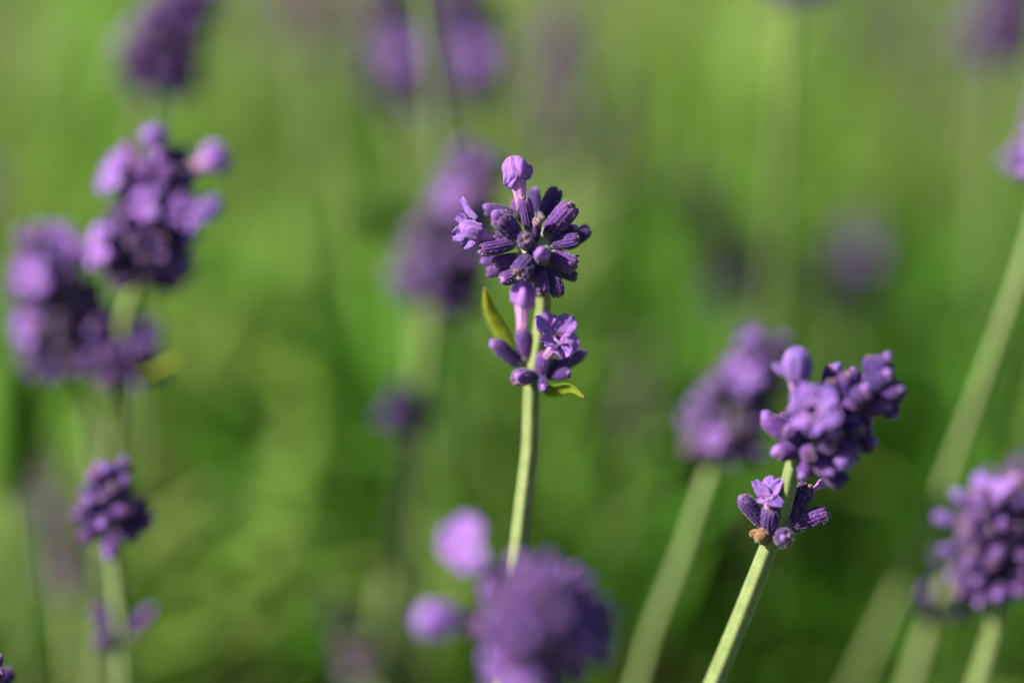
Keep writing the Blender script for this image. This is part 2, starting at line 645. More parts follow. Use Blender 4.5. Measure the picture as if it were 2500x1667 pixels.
NAT_CLOSED = (2.9 + 3.1, 2.4 + 2.9, 3.3 + 3.3)
RNG = random.Random(7)


MODE = {'dusty': False}


def bud(root, base, tip, w=2.5, hero=True, tipc=None, roll=None, name='bud'):
    """w: width in mm; tipc: size of a corolla tip showing in the mouth"""
    ms = HERO if hero else (DUSTY if MODE['dusty'] else MID)
    o = put(name, RNG.choice(ms), root, base, tip, w / 2.45, roll=RNG.uniform(0, 6.28) if roll is None else roll)
    if tipc:
        d = (tip - base).normalized()
        q = tip - d * 0.25 * tipc
        put('floret_tip', TIP[0], o, q, q + d, tipc * w / 2.5, length=1.0 * tipc * w / 2.5, nat=1.0, roll=RNG.uniform(0, 6))
    return o


def closed_floret(root, cbase, ctip, ftip, w=2.3, wf=1.0, kind=0, hero=True, fbase=None, roll=0.0):
    """calyx from cbase to ctip with an unopened corolla reaching to ftip"""
    c = put('floret', RNG.choice(HERO if hero else MID), root, cbase, ctip, w / 2.45, roll=RNG.uniform(0, 6.28))
    fb = fbase if fbase is not None else ctip - (ctip - cbase).normalized() * 0.8
    put('closed_petals', CLOSED[kind], c, fb, ftip, wf, nat=NAT_CLOSED[kind], roll=roll)
    return c


def open_floret(root, cbase, ctip, mouth, w=2.3, size=1.0, hero=True, up=None, spread=68, face=None, seed=0):
    """calyx, tube and five spreading petals round the mouth; face = direction the flower looks"""
    rng = random.Random(seed)
    c = put('floret', RNG.choice(HERO if hero else MID), root, cbase, ctip, w / 2.45, roll=rng.uniform(0, 6.28))
    fb = ctip - (ctip - cbase).normalized() * 0.8
    put('floret_tube', TUBE, c, fb, mouth, size * 0.95, nat=3.2)
    ax = (face if face is not None else mouth - fb).normalized()
    upv = up if up is not None else UPV
    upv = (upv - ax * upv.dot(ax)).normalized()
    sd = ax.cross(upv)
    for k, (ang, mset) in enumerate(((28, UPET), (-28, UPET), (108, LPET), (180, LPET), (252, LPET))):
        a = math.radians(ang + rng.uniform(-7, 7))
        rad = upv * math.cos(a) + sd * math.sin(a)
        sp = math.radians(spread + rng.uniform(-14, 12))
        d = ax * math.cos(sp) + rad * math.sin(sp)
        base = mouth + rad * 0.5 * size - ax * 0.12
        nrm = ax * math.sin(sp) - rad * math.cos(sp)
        s = size * rng.uniform(0.9, 1.12)
        x = nrm.cross(d)
        W = Matrix.Translation(base * MM) @ Matrix((x, nrm, d)).transposed().to_4x4() @ Matrix.Diagonal((s, s, s, 1))
        o = link('petal', mset[k % len(mset)], c)
        o.matrix_basis = WM[c.name].inverted() @ W
        WM[o.name] = W
    return c


def foot_points(p, d, spread=1.0):
    """carry a stalk from its lowest visible point p (direction d, pointing down) to the soil"""
    d = d.normalized()
    a = p + d * min(90, p.z * 0.3)
    b = Vector((a.x + d.x * 60 * spread, a.y + d.y * 40 * spread, 0.0))
    mid = (a + b) / 2 + Vector((d.x, d.y, 0)) * 12
    return [b, mid, a]


def whorl(root, c, axis, n, tilt, L, w, rng, hero=False, r0=0.9, phase=0.0, tipp=0.35, arc=None):
    """ring of n buds round the point c on the stalk"""
    axis = axis.normalized()
    F = frame(axis).to_3x3()
    for k in range(n):
        th = phase + 2 * math.pi * (k + rng.uniform(-.22, .22)) / n
        rad = F @ Vector((math.cos(th), math.sin(th), 0))
        tl = math.radians(tilt + rng.uniform(-11, 11))
        d = axis * math.cos(tl) + rad * math.sin(tl)
        b = c + rad * r0 + axis * rng.uniform(-.7, .7)
        ll = L * rng.uniform(0.85, 1.15)
        bud(root, b, b + d * ll, w * rng.uniform(0.88, 1.12), hero, rng.uniform(0.75, 1.15) if rng.random() < tipp else None)


def spike(root, B, A, rows, L=4.9, w=2.4, seed=0, tipp=0.35, hero=False, t0=72, t1=22, n0=8, n1=5):
    """the crowded head: rows of buds from B to A"""
    rng = random.Random(seed)
    ax = A - B
    for i in range(rows):
        u = i / max(1, rows - 1)
        whorl(root, B + ax * (0.86 * u), ax, round(n0 + (n1 - n0) * u), t0 + (t1 - t0) * u ** 1.2, L * (1 - 0.12 * u), w, rng, hero,
              0.9 - 0.4 * u, rng.uniform(0, 6), tipp)


GRP = 'lavender flower stalks in the bed'


def stalk(pts, label, r0=1.25, r1=0.85, group=GRP, na=24, hairs=0):
    """pts from the head downwards; returns the Empty at the soil and adds the stem"""
    low = foot_points(pts[-1], pts[-1] - pts[-2])
    path = low + list(reversed(pts))
    root = thing('lavender_flower', low[0], label, 'flower', group)
    o = link('stem', stem_mesh('stem_mesh', path, r0, r1, low[0], na, 10, hairs), root)
    return root


# ------------------------------------------------------------------ ground
gm = MB()
N = 60
xs = [(-1 + 2 * i / N) for i in range(N + 1)]
sx = [math.copysign(abs(x) ** 4 * 60000 + abs(x) * 2500, x) for x in xs]
gr = random.Random(3)
rows_ = []
for y in sx:
    rows_.append(gm.ring([(x, y + 800, gr.uniform(-8, 0) if abs(x) < 3000 and abs(y) < 3000 else 0) for x in sx]))
for a, b in zip(rows_[:-1], rows_[1:]):
    gm.skin(a, b, 0, False)
ground = tag(link('ground', gm.mesh('ground_mesh', ('ground',))), 'dark soil and low moss under the lavender bed', None, None, 'structure')


# ------------------------------------------------------------------ foliage of the bed (nobody could count it)
def foliage(name, label, nsh, leaves, seed, xr, yr, hmean, hsd, leafL=(28, 52), leafW=(3.0, 5.5), tones=(0.15, 0.85), upright=0.5, shoot_r=0.9, lo=0.3, lean0=0.06):
    rs = np.random.RandomState(seed)
    X = rs.uniform(xr[0], xr[1], nsh)
    Y = yr[0] + (yr[1] - yr[0]) * rs.uniform(0, 1, nsh) ** 1.25
    # clumps: height and tone wander over the bed
    def field(fx, fy, p):
        return np.sin(X * fx + p) * np.cos(Y * fy + p * 1.7) + 0.6 * np.sin(X * fx * 2.3 + Y * fy * 1.9 + p * 3)
    H = hmean + hsd * rs.normal(0, .6, nsh) + hsd * 0.8 * field(.035, .022, 1.3)
    H = np.clip(H, 60, 420)
    X += 0.0
    lean = rs.normal(0, 0.13, (nsh, 2)) + np.array([lean0, 0.0])
    lean[:, 1] = np.where((Y > 380) & (Y < 560), np.abs(lean[:, 1]), lean[:, 1])      # sprigs behind the flowers lean away from them
    tone_s = np.clip(0.56 + 0.30 * field(.021, .012, 4.1) + 0.16 * field(.06, .04, 2.2) + 0.30 * np.exp(-((X + 70) / 140) ** 2 - ((Y - 850) / 330) ** 2) + rs.normal(0, .2, nsh), 0, 1)
    V, F, TV = [], [], []
    off = 0
    # shoots: 5-sided tapered tubes of 4 rings
    na, nr = 5, 4
    th = np.arange(na) * 2 * np.pi / na
    zz = np.linspace(0, 1, nr)
    ctr = np.stack([X[:, None] + lean[:, :1] * H[:, None] * zz ** 1.3, Y[:, None] + lean[:, 1:] * H[:, None] * zz ** 1.3, H[:, None] * zz], -1)
    rad = shoot_r * np.array([1.25, 1.1, 0.9, 0.12])
    ringv = np.zeros((nsh, nr, na, 3))
    ringv[..., 0] = ctr[:, :, None, 0] + rad[None, :, None] * np.cos(th)
    ringv[..., 1] = ctr[:, :, None, 1] + rad[None, :, None] * np.sin(th)
    ringv[..., 2] = ctr[:, :, None, 2]
    V.append(ringv.reshape(-1, 3))
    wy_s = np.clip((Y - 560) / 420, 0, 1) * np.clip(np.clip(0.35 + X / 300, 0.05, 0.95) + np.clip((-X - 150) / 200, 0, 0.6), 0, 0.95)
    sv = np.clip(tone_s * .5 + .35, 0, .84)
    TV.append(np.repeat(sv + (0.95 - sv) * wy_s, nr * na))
    idx = np.arange(nsh * nr * na).reshape(nsh, nr, na)
    a = idx[:, :-1, :]
    b = idx[:, 1:, :]
    F.append(np.stack([a, np.roll(a, -1, 2), np.roll(b, -1, 2), b], -1).reshape(-1, 4))
    off += nsh * nr * na
    # leaves
    nl = nsh * leaves
    si = np.repeat(np.arange(nsh), leaves)
    u = lo + (1 - lo) * rs.uniform(0, 1, nl) ** 0.8
    base = np.stack([X[si] + lean[si, 0] * H[si] * u ** 1.3, Y[si] + lean[si, 1] * H[si] * u ** 1.3, H[si] * u], -1)
    az = rs.uniform(0, 2 * np.pi, nl)
    el = np.clip(rs.normal(upright, 0.28, nl), -0.2, 1.45)
    L = rs.uniform(leafL[0], leafL[1], nl)
    Wd = rs.uniform(leafW[0], leafW[1], nl)
    hd = np.stack([np.cos(az), np.sin(az), np.zeros(nl)], -1)
    upz = np.array([0, 0, 1.0])
    sd = np.stack([-np.sin(az), np.cos(az), np.zeros(nl)], -1)
    ns, nc = 5, 3
    us = np.linspace(0, 1, ns)
    lv = np.zeros((nl, ns, nc, 3))
    bend = rs.uniform(-0.1, 0.75, nl)
    wprof = np.array([0.35, 0.85, 1.0, 0.75, 0.08])
    for k in range(ns):
        e = el - bend * us[k] * 0.6
        dirv = hd * np.cos(e)[:, None] + upz * np.sin(e)[:, None]
        nrm = -hd * np.sin(e)[:, None] + upz * np.cos(e)[:, None]
        c = base + dirv * (L * us[k])[:, None]
        w = (Wd * wprof[k] / 2)[:, None]
        lv[:, k, 0] = c - sd * w + nrm * w * .35
        lv[:, k, 1] = c - nrm * w * .1
        lv[:, k, 2] = c + sd * w + nrm * w * .35
    V.append(lv.reshape(-1, 3))
    tl = tones[0] + (tones[1] - tones[0]) * np.clip(tone_s[si] + rs.normal(0, .16, nl), 0, 1)
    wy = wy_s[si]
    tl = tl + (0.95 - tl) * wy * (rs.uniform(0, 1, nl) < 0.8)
    tl[rs.uniform(0, 1, nl) < 0.018] = 1.0
    TV.append(np.repeat(tl, ns * nc))
    idx = off + np.arange(nl * ns * nc).reshape(nl, ns, nc)
    F.append(np.stack([idx[:, :-1, :-1], idx[:, :-1, 1:], idx[:, 1:, 1:], idx[:, 1:, :-1]], -1).reshape(-1, 4))
    V = np.concatenate(V) * MM
    F = np.concatenate(F)
    TV = np.concatenate(TV)
    me = bpy.data.meshes.new(name + '_mesh')
    me.vertices.add(len(V))
    me.vertices.foreach_set('co', V.astype(np.float32).ravel())
    me.loops.add(F.size)
    me.loops.foreach_set('vertex_index', F.astype(np.int32).ravel())
    me.polygons.add(len(F))
    me.polygons.foreach_set('loop_start', np.arange(0, F.size, 4, dtype=np.int32))
    me.polygons.foreach_set('use_smooth', np.ones(len(F), bool))
    at_ = me.attributes.new('v', 'FLOAT', 'POINT')
    at_.data.foreach_set('value', TV.astype(np.float32))
    me.materials.append(M['foliage'])
    me.update()
    me.validate()
    return tag(link(name, me), label, 'foliage', None, 'stuff')


foliage('lavender_foliage', 'mass of narrow green lavender leaves and shoots filling the bed', 3300, 15, 5, (-520, 520), (392, 1500), 272, 46)
foliage('lavender_foliage', 'thinner greyish lavender foliage carrying on towards the rear of the bed', 2300, 14, 6, (-1300, 1300), (1350, 3200), 215, 45, leafL=(35, 65), leafW=(4.5, 8), tones=(0.5, 0.97))
foliage('lavender_foliage', 'low lavender leaves at the foot of the front stalks', 1500, 12, 9, (-600, 600), (-350, 400), 150, 40)
foliage('young_shoots', 'pale upright lavender shoots rising through the leaf mass', 700, 3, 12, (-330, 330), (470, 1100), 352, 40, leafL=(18, 34), leafW=(2.5, 4.0), tones=(0.5, 0.86), upright=0.9, shoot_r=1.5, lo=0.5)
foliage('young_shoots', 'pale thin lavender shoots just behind the crisp flowers', 130, 3, 22, (-130, 130), (418, 490), 328, 30, leafL=(16, 30), leafW=(2.5, 4.5), tones=(0.3, 0.86), upright=0.9, shoot_r=1.35, lo=0.5)
foliage('young_shoots', 'tall pale lavender shoots leaning over the leaf mass', 130, 3, 27, (-190, 120), (440, 660), 385, 24, leafL=(16, 30), leafW=(2.5, 4.5), tones=(0.55, 0.86), upright=1.0, shoot_r=1.5, lo=0.4, lean0=0.14)
foliage('young_shoots', 'scattered slender shoots close behind the crisp flowers', 34, 3, 33, (-95, 95), (388, 440), 362, 30, leafL=(14, 26), leafW=(2.0, 3.5), tones=(0.1, 0.86), upright=1.0, shoot_r=1.15, lo=0.3, lean0=0.08)
foliage('grass_blades', 'long thin upright blades among the lavender leaves', 70, 6, 34, (-130, 130), (400, 520), 300, 34, leafL=(50, 95), leafW=(2.4, 4.2), tones=(0.0, 0.86), upright=1.28, lo=0.6, lean0=0.08)
foliage('lavender_foliage', 'taller leafy lavender sprigs just behind the crisp flowers', 380, 14, 15, (-160, 160), (412, 560), 296, 40, leafL=(26, 48), leafW=(4.5, 8.0), tones=(0.0, 0.9), upright=0.75, lo=0.55)
foliage('lavender_foliage', 'second row of tall leafy lavender sprigs', 360, 14, 16, (-250, 250), (560, 900), 322, 36, leafL=(26, 48), leafW=(4.5, 8.0), tones=(0.0, 0.88), upright=0.75, lo=0.55)


# ================================================================== the crisp two-tiered flower in the middle
def Z1(x, y, dz=0.0):
    return at(1050 + x / 3.92, 350 + y / 3.92, dz)


def Z2(x, y, dz=0.0):
    return at(1120 + x / 4.48, 650 + y / 4.48, dz)


def Z3(x, y, dz=0.0):
    return at(1750 + x / 2.704, 800 + y / 2.704, dz)


def ZU(x, y, dz=0.0):
    return Z3(x, y, dz * 0.6)


PXMM = 2500 / 125.0

r = stalk([Z1(1040, 1010, 2.6), Z1(1075, 1300, 4.5), Z2(925, 420, 5.4), Z2(880, 800, 6.2), Z2(800, 1300, 6.8), at(1296, 1080, 7.2), at(1280, 1220, 7.6), at(1262, 1390, 8.2)],
          'crisp lavender with rounded bud head, hooded floret on top, two yellow-green bracts below', 1.25, 0.82, hairs=2600)
# bud table in zoomed photo pixels: base, tip, width, depth of base and tip, corolla tip size
for bx, by, tx, ty, wd, db, dt, tc in (
        (850, 900, 640, 690, 205, 0.5, -2.2, 1.1),
        (950, 990, 885, 915, 160, 0.2, -4.2, None),
        (820, 955, 485, 1025, 150, 0.8, -0.6, None),
        (870, 1080, 605, 1145, 120, 1.2, 1.2, None),
        (985, 1080, 850, 1245, 200, 0.0, -3.2, None),
        (910, 1215, 705, 1310, 145, 1.0, -1.0, 0.9),
        (1045, 1150, 1070, 1415, 150, 0.6, -1.8, None),
        (1140, 1160, 1240, 1445, 150, 0.8, -0.6, None),
        (1140, 1060, 1395, 1185, 185, 1.0, -0.2, None),
        (1180, 1200, 1400, 1275, 120, 2.6, 2.4, None),
        (1140, 970, 1420, 925, 150, 1.0, -0.4, None),
        (1105, 890, 1355, 590, 210, 1.0, -1.2, None),
        (1200, 900, 1375, 800, 120, 2.6, 2.2, 1.2),
        (1290, 1000, 1515, 820, 140, 4.0, 4.6, None),
        (1070, 730, 1205, 435, 165, 3.6, 3.4, None),
        (1020, 720, 1010, 450, 120, 5.0, 5.8, 1.2),
        (850, 710, 545, 610, 140, 3.0, 3.2, 1.1),
        (830, 1170, 545, 1240, 120, 3.4, 3.8, None),
        (760, 1120, 505, 1130, 115, 4.6, 5.6, 1.1),
        (1100, 1180, 1330, 1180, 120, 4.2, 4.8, None),
        (960, 1180, 960, 1330, 120, 3.6, 3.4, None),
        (900, 780, 820, 540, 130, 4.2, 4.6, None),
        (1180, 820, 1330, 650, 130, 4.4, 4.8, None)):
    bud(r, Z1(bx, by, db), Z1(tx, ty, dt), wd / 3.92 / PXMM, True, tc)
f = closed_floret(r, Z1(960, 850, 1.4), Z1(905, 520, -0.6), Z1(805, 128, 0.2), 1.75, 1.08, 0, True, fbase=Z1(880, 640, 0.2), roll=0.6)
for (bx, by, b0, tx, ty, t0_, wd, hx) in ((800, 215, -1.2, 722, 400, -1.3, 0.80, (-0.55, -0.8, 0.1)), (905, 200, -1.2, 930, 350, -1.0, 0.75, (0.5, -0.8, 0.1))):
    put('petal', LPET[2], f, Z1(bx, by, b0), Z1(tx, ty, t0_), wd, nat=2.2, hint=Vector(hx))
f = bud(r, Z1(1050, 1120, 0.4), Z1(1062, 1060, -3.2), 1.9, True, None, name='floret')
put('closed_petals', TIP[0], f, Z1(1064, 1058, -2.9), Z1(1070, 1052, -4.2), 1.45, length=1.5, nat=1.0)
# the floret that opens sideways
f = bud(r, Z1(830, 960, 1.6), Z1(600, 925, 0.8), 1.75, True, None, name='floret')
put('closed_petals', CLOSED[1], f, Z1(690, 960, 0.9), Z1(268, 800, -0.6), 0.92, nat=NAT_CLOSED[1], roll=2.2)
for (bx, by, tx, ty, wd, L, hx) in ((455, 720, 275, 562, 1.0, 2.6, (-0.5, -0.75, -0.3)), (330, 845, 212, 885, 0.75, 2.2, (-.2, -1, .3)), (430, 870, 308, 992, 0.62, 2.2, (-0.1, -1, .3)), (350, 740, 252, 705, 0.55, 2.2, (-.5, -.6, .4))):
    put('petal', CURL if L == 2.6 else LPET[0], f, Z1(bx, by, -0.6), Z1(tx, ty, -0.9), wd, nat=L, hint=Vector(hx))
# withered stub in the crown
f = put('withered_floret', MID[1], r, Z1(1015, 950, 0.4), Z1(1030, 740, -1.6), 0.42)
mbw = MB()
blob(mbw, (0, 0, 0), 0.62, 0.55, 0.62, 14, 8, 0, 1, random.Random(4), 0.16)
blob(mbw, (0.55, 0.1, 0.45), 0.26, 0.24, 0.35, 10, 6, 0, 1, random.Random(5), 0.2)
WITH = mbw.mesh('withered_mesh', ('tip',))
put('withered_tip', WITH, f, Z1(1028, 755, -1.7), Z1(1034, 715, -1.7), 1.05, length=1.0, nat=1.0)
# woolly core where the calyces meet
mbc = MB()
blob(mbc, (0, 0, 0), 1.9, 1.6, 1.5, 20, 12, 0, 0.0, random.Random(8), 0.06)
CORE = mbc.mesh('core_mesh', ('calyx',))
put('woolly_core', CORE, r, Z1(1020, 1000, 1.7), Z1(1020, 980, 0.7), 1.3, length=1.2, nat=1.0)
o = link('bract', leaf_mesh('bract_mesh', [Z1(1280, 1120, 2.5), Z1(1370, 1095, 2.3), Z1(1428, 1070, 2.0)], 0.7, r.location / MM, 'calyx', 0.3, Vector((0, -.5, 1)), 0.15), r)
# second tier
closed_floret(r, Z2(735, 1040, 6.6), Z2(690, 690, 6.0), Z2(700, 110, 6.6), 1.95, 1.05, 2, True, fbase=Z2(695, 760, 6.1), roll=1.0)
open_floret(r, Z2(890, 1200, 5.4), Z2(950, 960, 4.4), Z2(1075, 775, 3.0), 2.1, 1.08, True, face=Vector((0.25, -0.75, 0.55)), spread=64, seed=3)
for bx, by, tx, ty, wd, db, dt, tc in (
        (690, 1090, 380, 850, 175, 6.6, 5.4, 1.2),
        (960, 1150, 1350, 950, 190, 6.6, 6.2, 1.0),
        (800, 1200, 660, 1205, 200, 5.6, 2.6, 1.0),
        (900, 1190, 930, 1330, 130, 5.6, 2.8, 1.1),
        (960, 1200, 1200, 1165, 140, 6.0, 4.6, 0.9),
        (880, 1140, 1010, 900, 150, 8.6, 9.6, None),
        (740, 1100, 610, 900, 150, 9.0, 10.2, None)):
    bud(r, Z2(bx, by, db), Z2(tx, ty, dt), wd / 4.48 / PXMM, True, tc)
o = link('bract', leaf_mesh('bract_mesh', [Z2(640, 1080, 8), Z2(470, 800, 8.2), Z2(330, 520, 7.2), Z2(285, 235, 5.2)], 2.7, r.location / MM, 'bract', 0.55, Vector((0.9, -0.4, 0.1)), 0.22), r)
o = link('bract', leaf_mesh('bract_mesh', [Z2(890, 1310, 6.5), Z2(1020, 1350, 4.5), Z2(1230, 1325, 2.2), Z2(1385, 1440, 1.2)], 1.9, r.location / MM, 'bract', 0.35, Vector((0.2, -0.55, 0.8)), 0.2), r)

# ================================================================== the leaning flower at the right
r = stalk([ZU(1080, 350, -12.5), ZU(820, 600, -10.5), ZU(580, 800, -8), ZU(505, 900, -6.4), ZU(465, 1080, -3), Z3(415, 1270, 0.0), Z3(345, 1440, 1.6), at(1820, 1480, 4.0), at(1742, 1680, 7.5)],
          'leaning lavender with a lower ring of buds holding one brown withered bud', 1.3, 0.75, hairs=2600)
for bx, by, tx, ty, wd, db, dt, tc in (
        (330, 1320, 165, 1125, 112, 0.6, -1.2, 0.9),
        (430, 1390, 440, 1385, 130, 1.0, -3.6, 0.75),
        (440, 1290, 605, 1045, 135, 0.4, -0.2, None),
        (450, 1320, 730, 1225, 125, 0.4, -0.4, None),
        (420, 1240, 460, 1000, 105, 3.2, 4.0, None)):
    bud(r, Z3(bx, by, db), Z3(tx, ty, dt), wd / 2.704 / PXMM, True, tc)
f = closed_floret(r, Z3(350, 1360, 0.4), Z3(335, 1190, -1.6), Z3(330, 985, -2.2), 2.4, 0.80, 1, True, fbase=Z3(338, 1240, -1.2), roll=2.0)
for tx, ty, wd in ((262, 1005, 0.62), (408, 1000, 0.62), (432, 1170, 0.6), (262, 1130, 0.5)):
    put('petal', LPET[2], f, Z3(336, 1120, -3.0), Z3(tx, ty, -3.2), wd, nat=2.2, hint=Vector((-0.2, -0.9, 0.4)))
mbw = MB()
blob(mbw, (0, 0, 0), 1.15, 1.0, 1.35, 20, 14, 0, 1, random.Random(14), 0.10)
blob(mbw, (0.5, -0.4, 0.7), 0.7, 0.6, 0.8, 14, 10, 0, 1, random.Random(15), 0.14)
blob(mbw, (-0.6, 0.2, 0.9), 0.6, 0.6, 0.7, 14, 10, 0, 1, random.Random(16), 0.14)
put('withered_bud', mbw.mesh('withered_bud_mesh', ('brown',)), r, Z3(305, 1378, -0.4), Z3(240, 1350, -1.4), 1.0, length=1.0, nat=1.0)
f = bud(r, Z3(500, 1240, 1.2), Z3(630, 1070, 0.4), 1.8, True, None, name='floret')
put('closed_petals', CLOSED[1], f, Z3(590, 1100, 0.2), Z3(770, 985, -0.4), 0.42, nat=NAT_CLOSED[1])
# upper head, nearer the camera
B, A = ZU(600, 790, -8.5), ZU(1060, 380, -12.6)
spike(r, B, A, 5, 4.7, 2.3, 21, 0.5, t0=78, t1=30, n0=8, n1=6)
bx = A + (A - B).normalized() * -0.5
for tx, ty, dt, w_ in ((1010, 190, -13, 2.2), (1120, 240, -14.5, 2.0), (1150, 370, -15.5, 2.2), (1225, 440, -12, 2.1), (1170, 580, -12.5, 2.2), (930, 480, -16, 2.2)):
    bud(r, bx + (ZU(tx, ty, dt) - bx) * 0.12, ZU(tx, ty, dt), w_, False, RNG.choice((None, 0.9)))
for x0, y0, tx, ty, dt, w_, tc in ((560, 800, 330, 590, -10, 2.4, 1.2), (590, 800, 400, 815, -11, 2.3, 1.2), (640, 830, 610, 840, -14, 2.2, 1.0), (700, 800, 760, 760, -15, 2.4, 1.0),
                                   (760, 640, 910, 620, -15, 2.3, 1.0), (700, 600, 790, 270, -11, 2.4, 1.1), (780, 760, 1030, 750, -10.5, 2.4, 1.0), (620, 850, 570, 970, -11, 2.2, 1.1), (800, 620, 930, 460, -15, 2.4, 1.0)):
    bud(r, ZU(x0, y0, -9.5), ZU(tx, ty, dt), w_, False, tc)
f = closed_floret(r, ZU(590, 720, -10.5), ZU(525, 500, -13.5), ZU(518, 118, -14), 2.1, 1.25, 0, False, roll=2.6)
for (bx, by, tx, ty, wd, hx) in ((555, 160, 590, 330, 0.85, (0.45, -0.85, 0.1)), (500, 165, 478, 325, 0.85, (-0.5, -0.85, 0.1)), (460, 300, 362, 240, 0.45, (-.3, -.8, .5))):
    put('petal', LPET[2], f, ZU(bx, by, -16.4), ZU(tx, ty, -16.2), wd, nat=2.2, hint=Vector(hx))
open_floret(r, ZU(660, 720, -12), ZU(645, 630, -18.0), ZU(632, 545, -21.5), 2.2, 1.15, False, face=Vector((-0.15, -0.9, 0.35)), spread=72, seed=12)
f = closed_floret(r, ZU(680, 820, -10), ZU(760, 900, -12), ZU(860, 950, -15), 2.1, 0.92, 1, False, roll=1.0)

# ================================================================== the other flowers, from their places in the bed
def flower(label, B, A, low, rows=5, L=4.9, w=2.4, seed=0, closed=(), opened=(), tiers=(), t0=74, t1=24, n0=8, n1=5, tipp=0.6, sr=(1.25, .8), bracts=(), k=1.0, dusty=False):
    MODE['dusty'] = dusty
    """B, A: foot and apex of the head; low: points of the stalk below; closed/opened: floret tips; tiers: lower rings"""
    pts = [A, (A + B) / 2, B] + list(low)
    rt = stalk(pts, label, sr[0] * k, sr[1] * k, na=16)
    spike(rt, B, A, rows, L * k, w * k, seed, tipp, False, t0, t1, n0, n1)
    rng = random.Random(seed + 500)
    ax = (A - B)
    for i, (p, s) in enumerate(closed):
        u = max(0.1, min(0.9, (p - B).dot(ax) / ax.length_squared - 0.35))
        q = B + ax * u
        c = q + (p - q) * 0.52
        closed_floret(rt, q + (p - q).normalized() * 0.6, c, p, 2.2 * k, s * k, i % 3, False, roll=rng.uniform(0, 6))
    for i, (p, s, face) in enumerate(opened):
        u = max(0.1, min(0.9, (p - B).dot(ax) / ax.length_squared - 0.2))
        q = B + ax * u
        c = q + (p - q) * 0.6
        open_floret(rt, q + (p - q).normalized() * 0.5, c, p, 2.2 * k, s * k, False, face=face, spread=70, seed=seed * 7 + i)
    for c, n, tilt in tiers:
        d = (pts[-2] - pts[-1]) if len(pts) > 1 else ax
        whorl(rt, c, -(low[-1] - B) if len(low) else ax, n, tilt, 4.6 * k, 2.2 * k, rng, False, 0.9, rng.uniform(0, 6), 0.5)
    MODE['dusty'] = False
    for p in bracts:
        link('bract', leaf_mesh('bract_mesh', p[:-1], p[-1], rt.location / MM, 'bract', 0.5, Vector((0.3, -0.8, 0.3)), 0.25), rt)
    return rt


def D(x, y, dz=0.0):                              # from pixels of the 2352-wide view
    return at(x * 1.063, y * 1.063, dz)


FC = Vector((-0.3, -0.85, 0.4))
# left, large
flower('large lavender with pale pink hooded florets on top and a dark lower bud ring',
       D(325, 630, 36), D(380, 400, 30), [D(292, 720, 39), D(272, 850, 43), D(262, 1000, 50), D(258, 1150, 58)], 9, 5.6, 2.35, 41, n0=11, n1=8,
       closed=((D(352, 285, 29), 1.15), (D(525, 350, 31), 1.5), (D(510, 470, 29), 1.0), (D(262, 350, 30), 1.1)),
       opened=((D(252, 410, 29), 1.0, Vector((-.6, -.3, .7))), (D(225, 570, 29), 1.05, Vector((-.85, -.3, .4))), (D(425, 495, 27), 1.0, Vector((.3, -.45, .8))), (D(330, 470, 27), .75, FC), (D(290, 330, 29), .9, UPV)),
       tiers=((D(286, 790, 41), 11, 62), (D(284, 815, 42), 10, 80), (D(282, 838, 42), 7, 98)), bracts=((D(282, 850, 42), D(340, 845, 39), D(412, 825, 36), 3.4),))
flower('drooping lavender with dusty mauve buds pressed against the large left flower',
       D(165, 840, 46), D(105, 570, 40), [D(195, 900, 49), D(215, 1000, 54), D(228, 1120, 60)], 9, 6.0, 2.4, 42,
       opened=((D(70, 640, 36), 0.9, FC), (D(150, 560, 36), .9, Vector((.2, -.5, .8))), (D(60, 760, 40), .8, FC)), closed=((D(130, 515, 38), .9),), tiers=(), dusty=True, n0=11, n1=9)
# small one lower left
flower('small lavender head on a straight pale stalk with two spent buds lower down',
       D(258, 1210, 26), D(250, 1120, 21), [D(268, 1290, 34), D(280, 1440, 38), D(288, 1568, 43)], 3, 4.3, 2.3, 43,
       closed=((D(240, 1068, 19), .7), (D(296, 1095, 20), .6), (D(196, 1150, 20), .5)), tiers=((D(281, 1475, 38), 3, 40),), n0=8, n1=5)
# foreground, bottom centre
flower('fat foreground lavender with two pale round florets reaching out to its left',
       D(1252, 1450, -28), D(1240, 1400, -44), [D(1250, 1510, -24), D(1242, 1640, -20), D(1232, 1800, -14)], 6, 6.4, 2.8, 44,
       closed=((D(950, 1425, -36), 1.4), (D(1120, 1290, -34), .7), (D(1385, 1400, -36), .7)),
       opened=((D(1066, 1256, -34), 1.0, Vector((-.5, -.5, .7))), (D(1175, 1545, -40), 1.0, FC), (D(1320, 1330, -36), .8, UPV), (D(1330, 1470, -40), .8, FC), (D(1225, 1300, -38), .7, UPV)),
       n0=12, n1=8, tipp=0.75, t0=88, t1=25)
# right edge
flower('bushy lavender with ruffled open florets beside two crossing pale stalks',
       D(2295, 1345, 30), D(2282, 1165, 24), [D(2296, 1400, 31), D(2270, 1500, 34), D(2240, 1600, 37)], 8, 5.4, 2.1, 45,
       opened=((D(2268, 1135, 22), .75, FC), (D(2338, 1090, 23), .75, UPV)),
       closed=((D(2145, 1180, 26), .6), (D(2185, 1125, 25), .6), (D(2155, 1260, 25), .5)), tipp=0.55, n0=11, n1=9)
flower('slanting lavender stalk with two sparse pairs of mauve buds behind the bushy flower',
       D(2275, 1250, 46), D(2350, 1120, 44), [D(2205, 1300, 48), D(2150, 1400, 50), D(2100, 1560, 56)], 5, 5.0, 2.4, 46,
       tiers=((D(2148, 1420, 46), 3, 35), (D(2190, 1330, 47), 2, 50)), dusty=True)
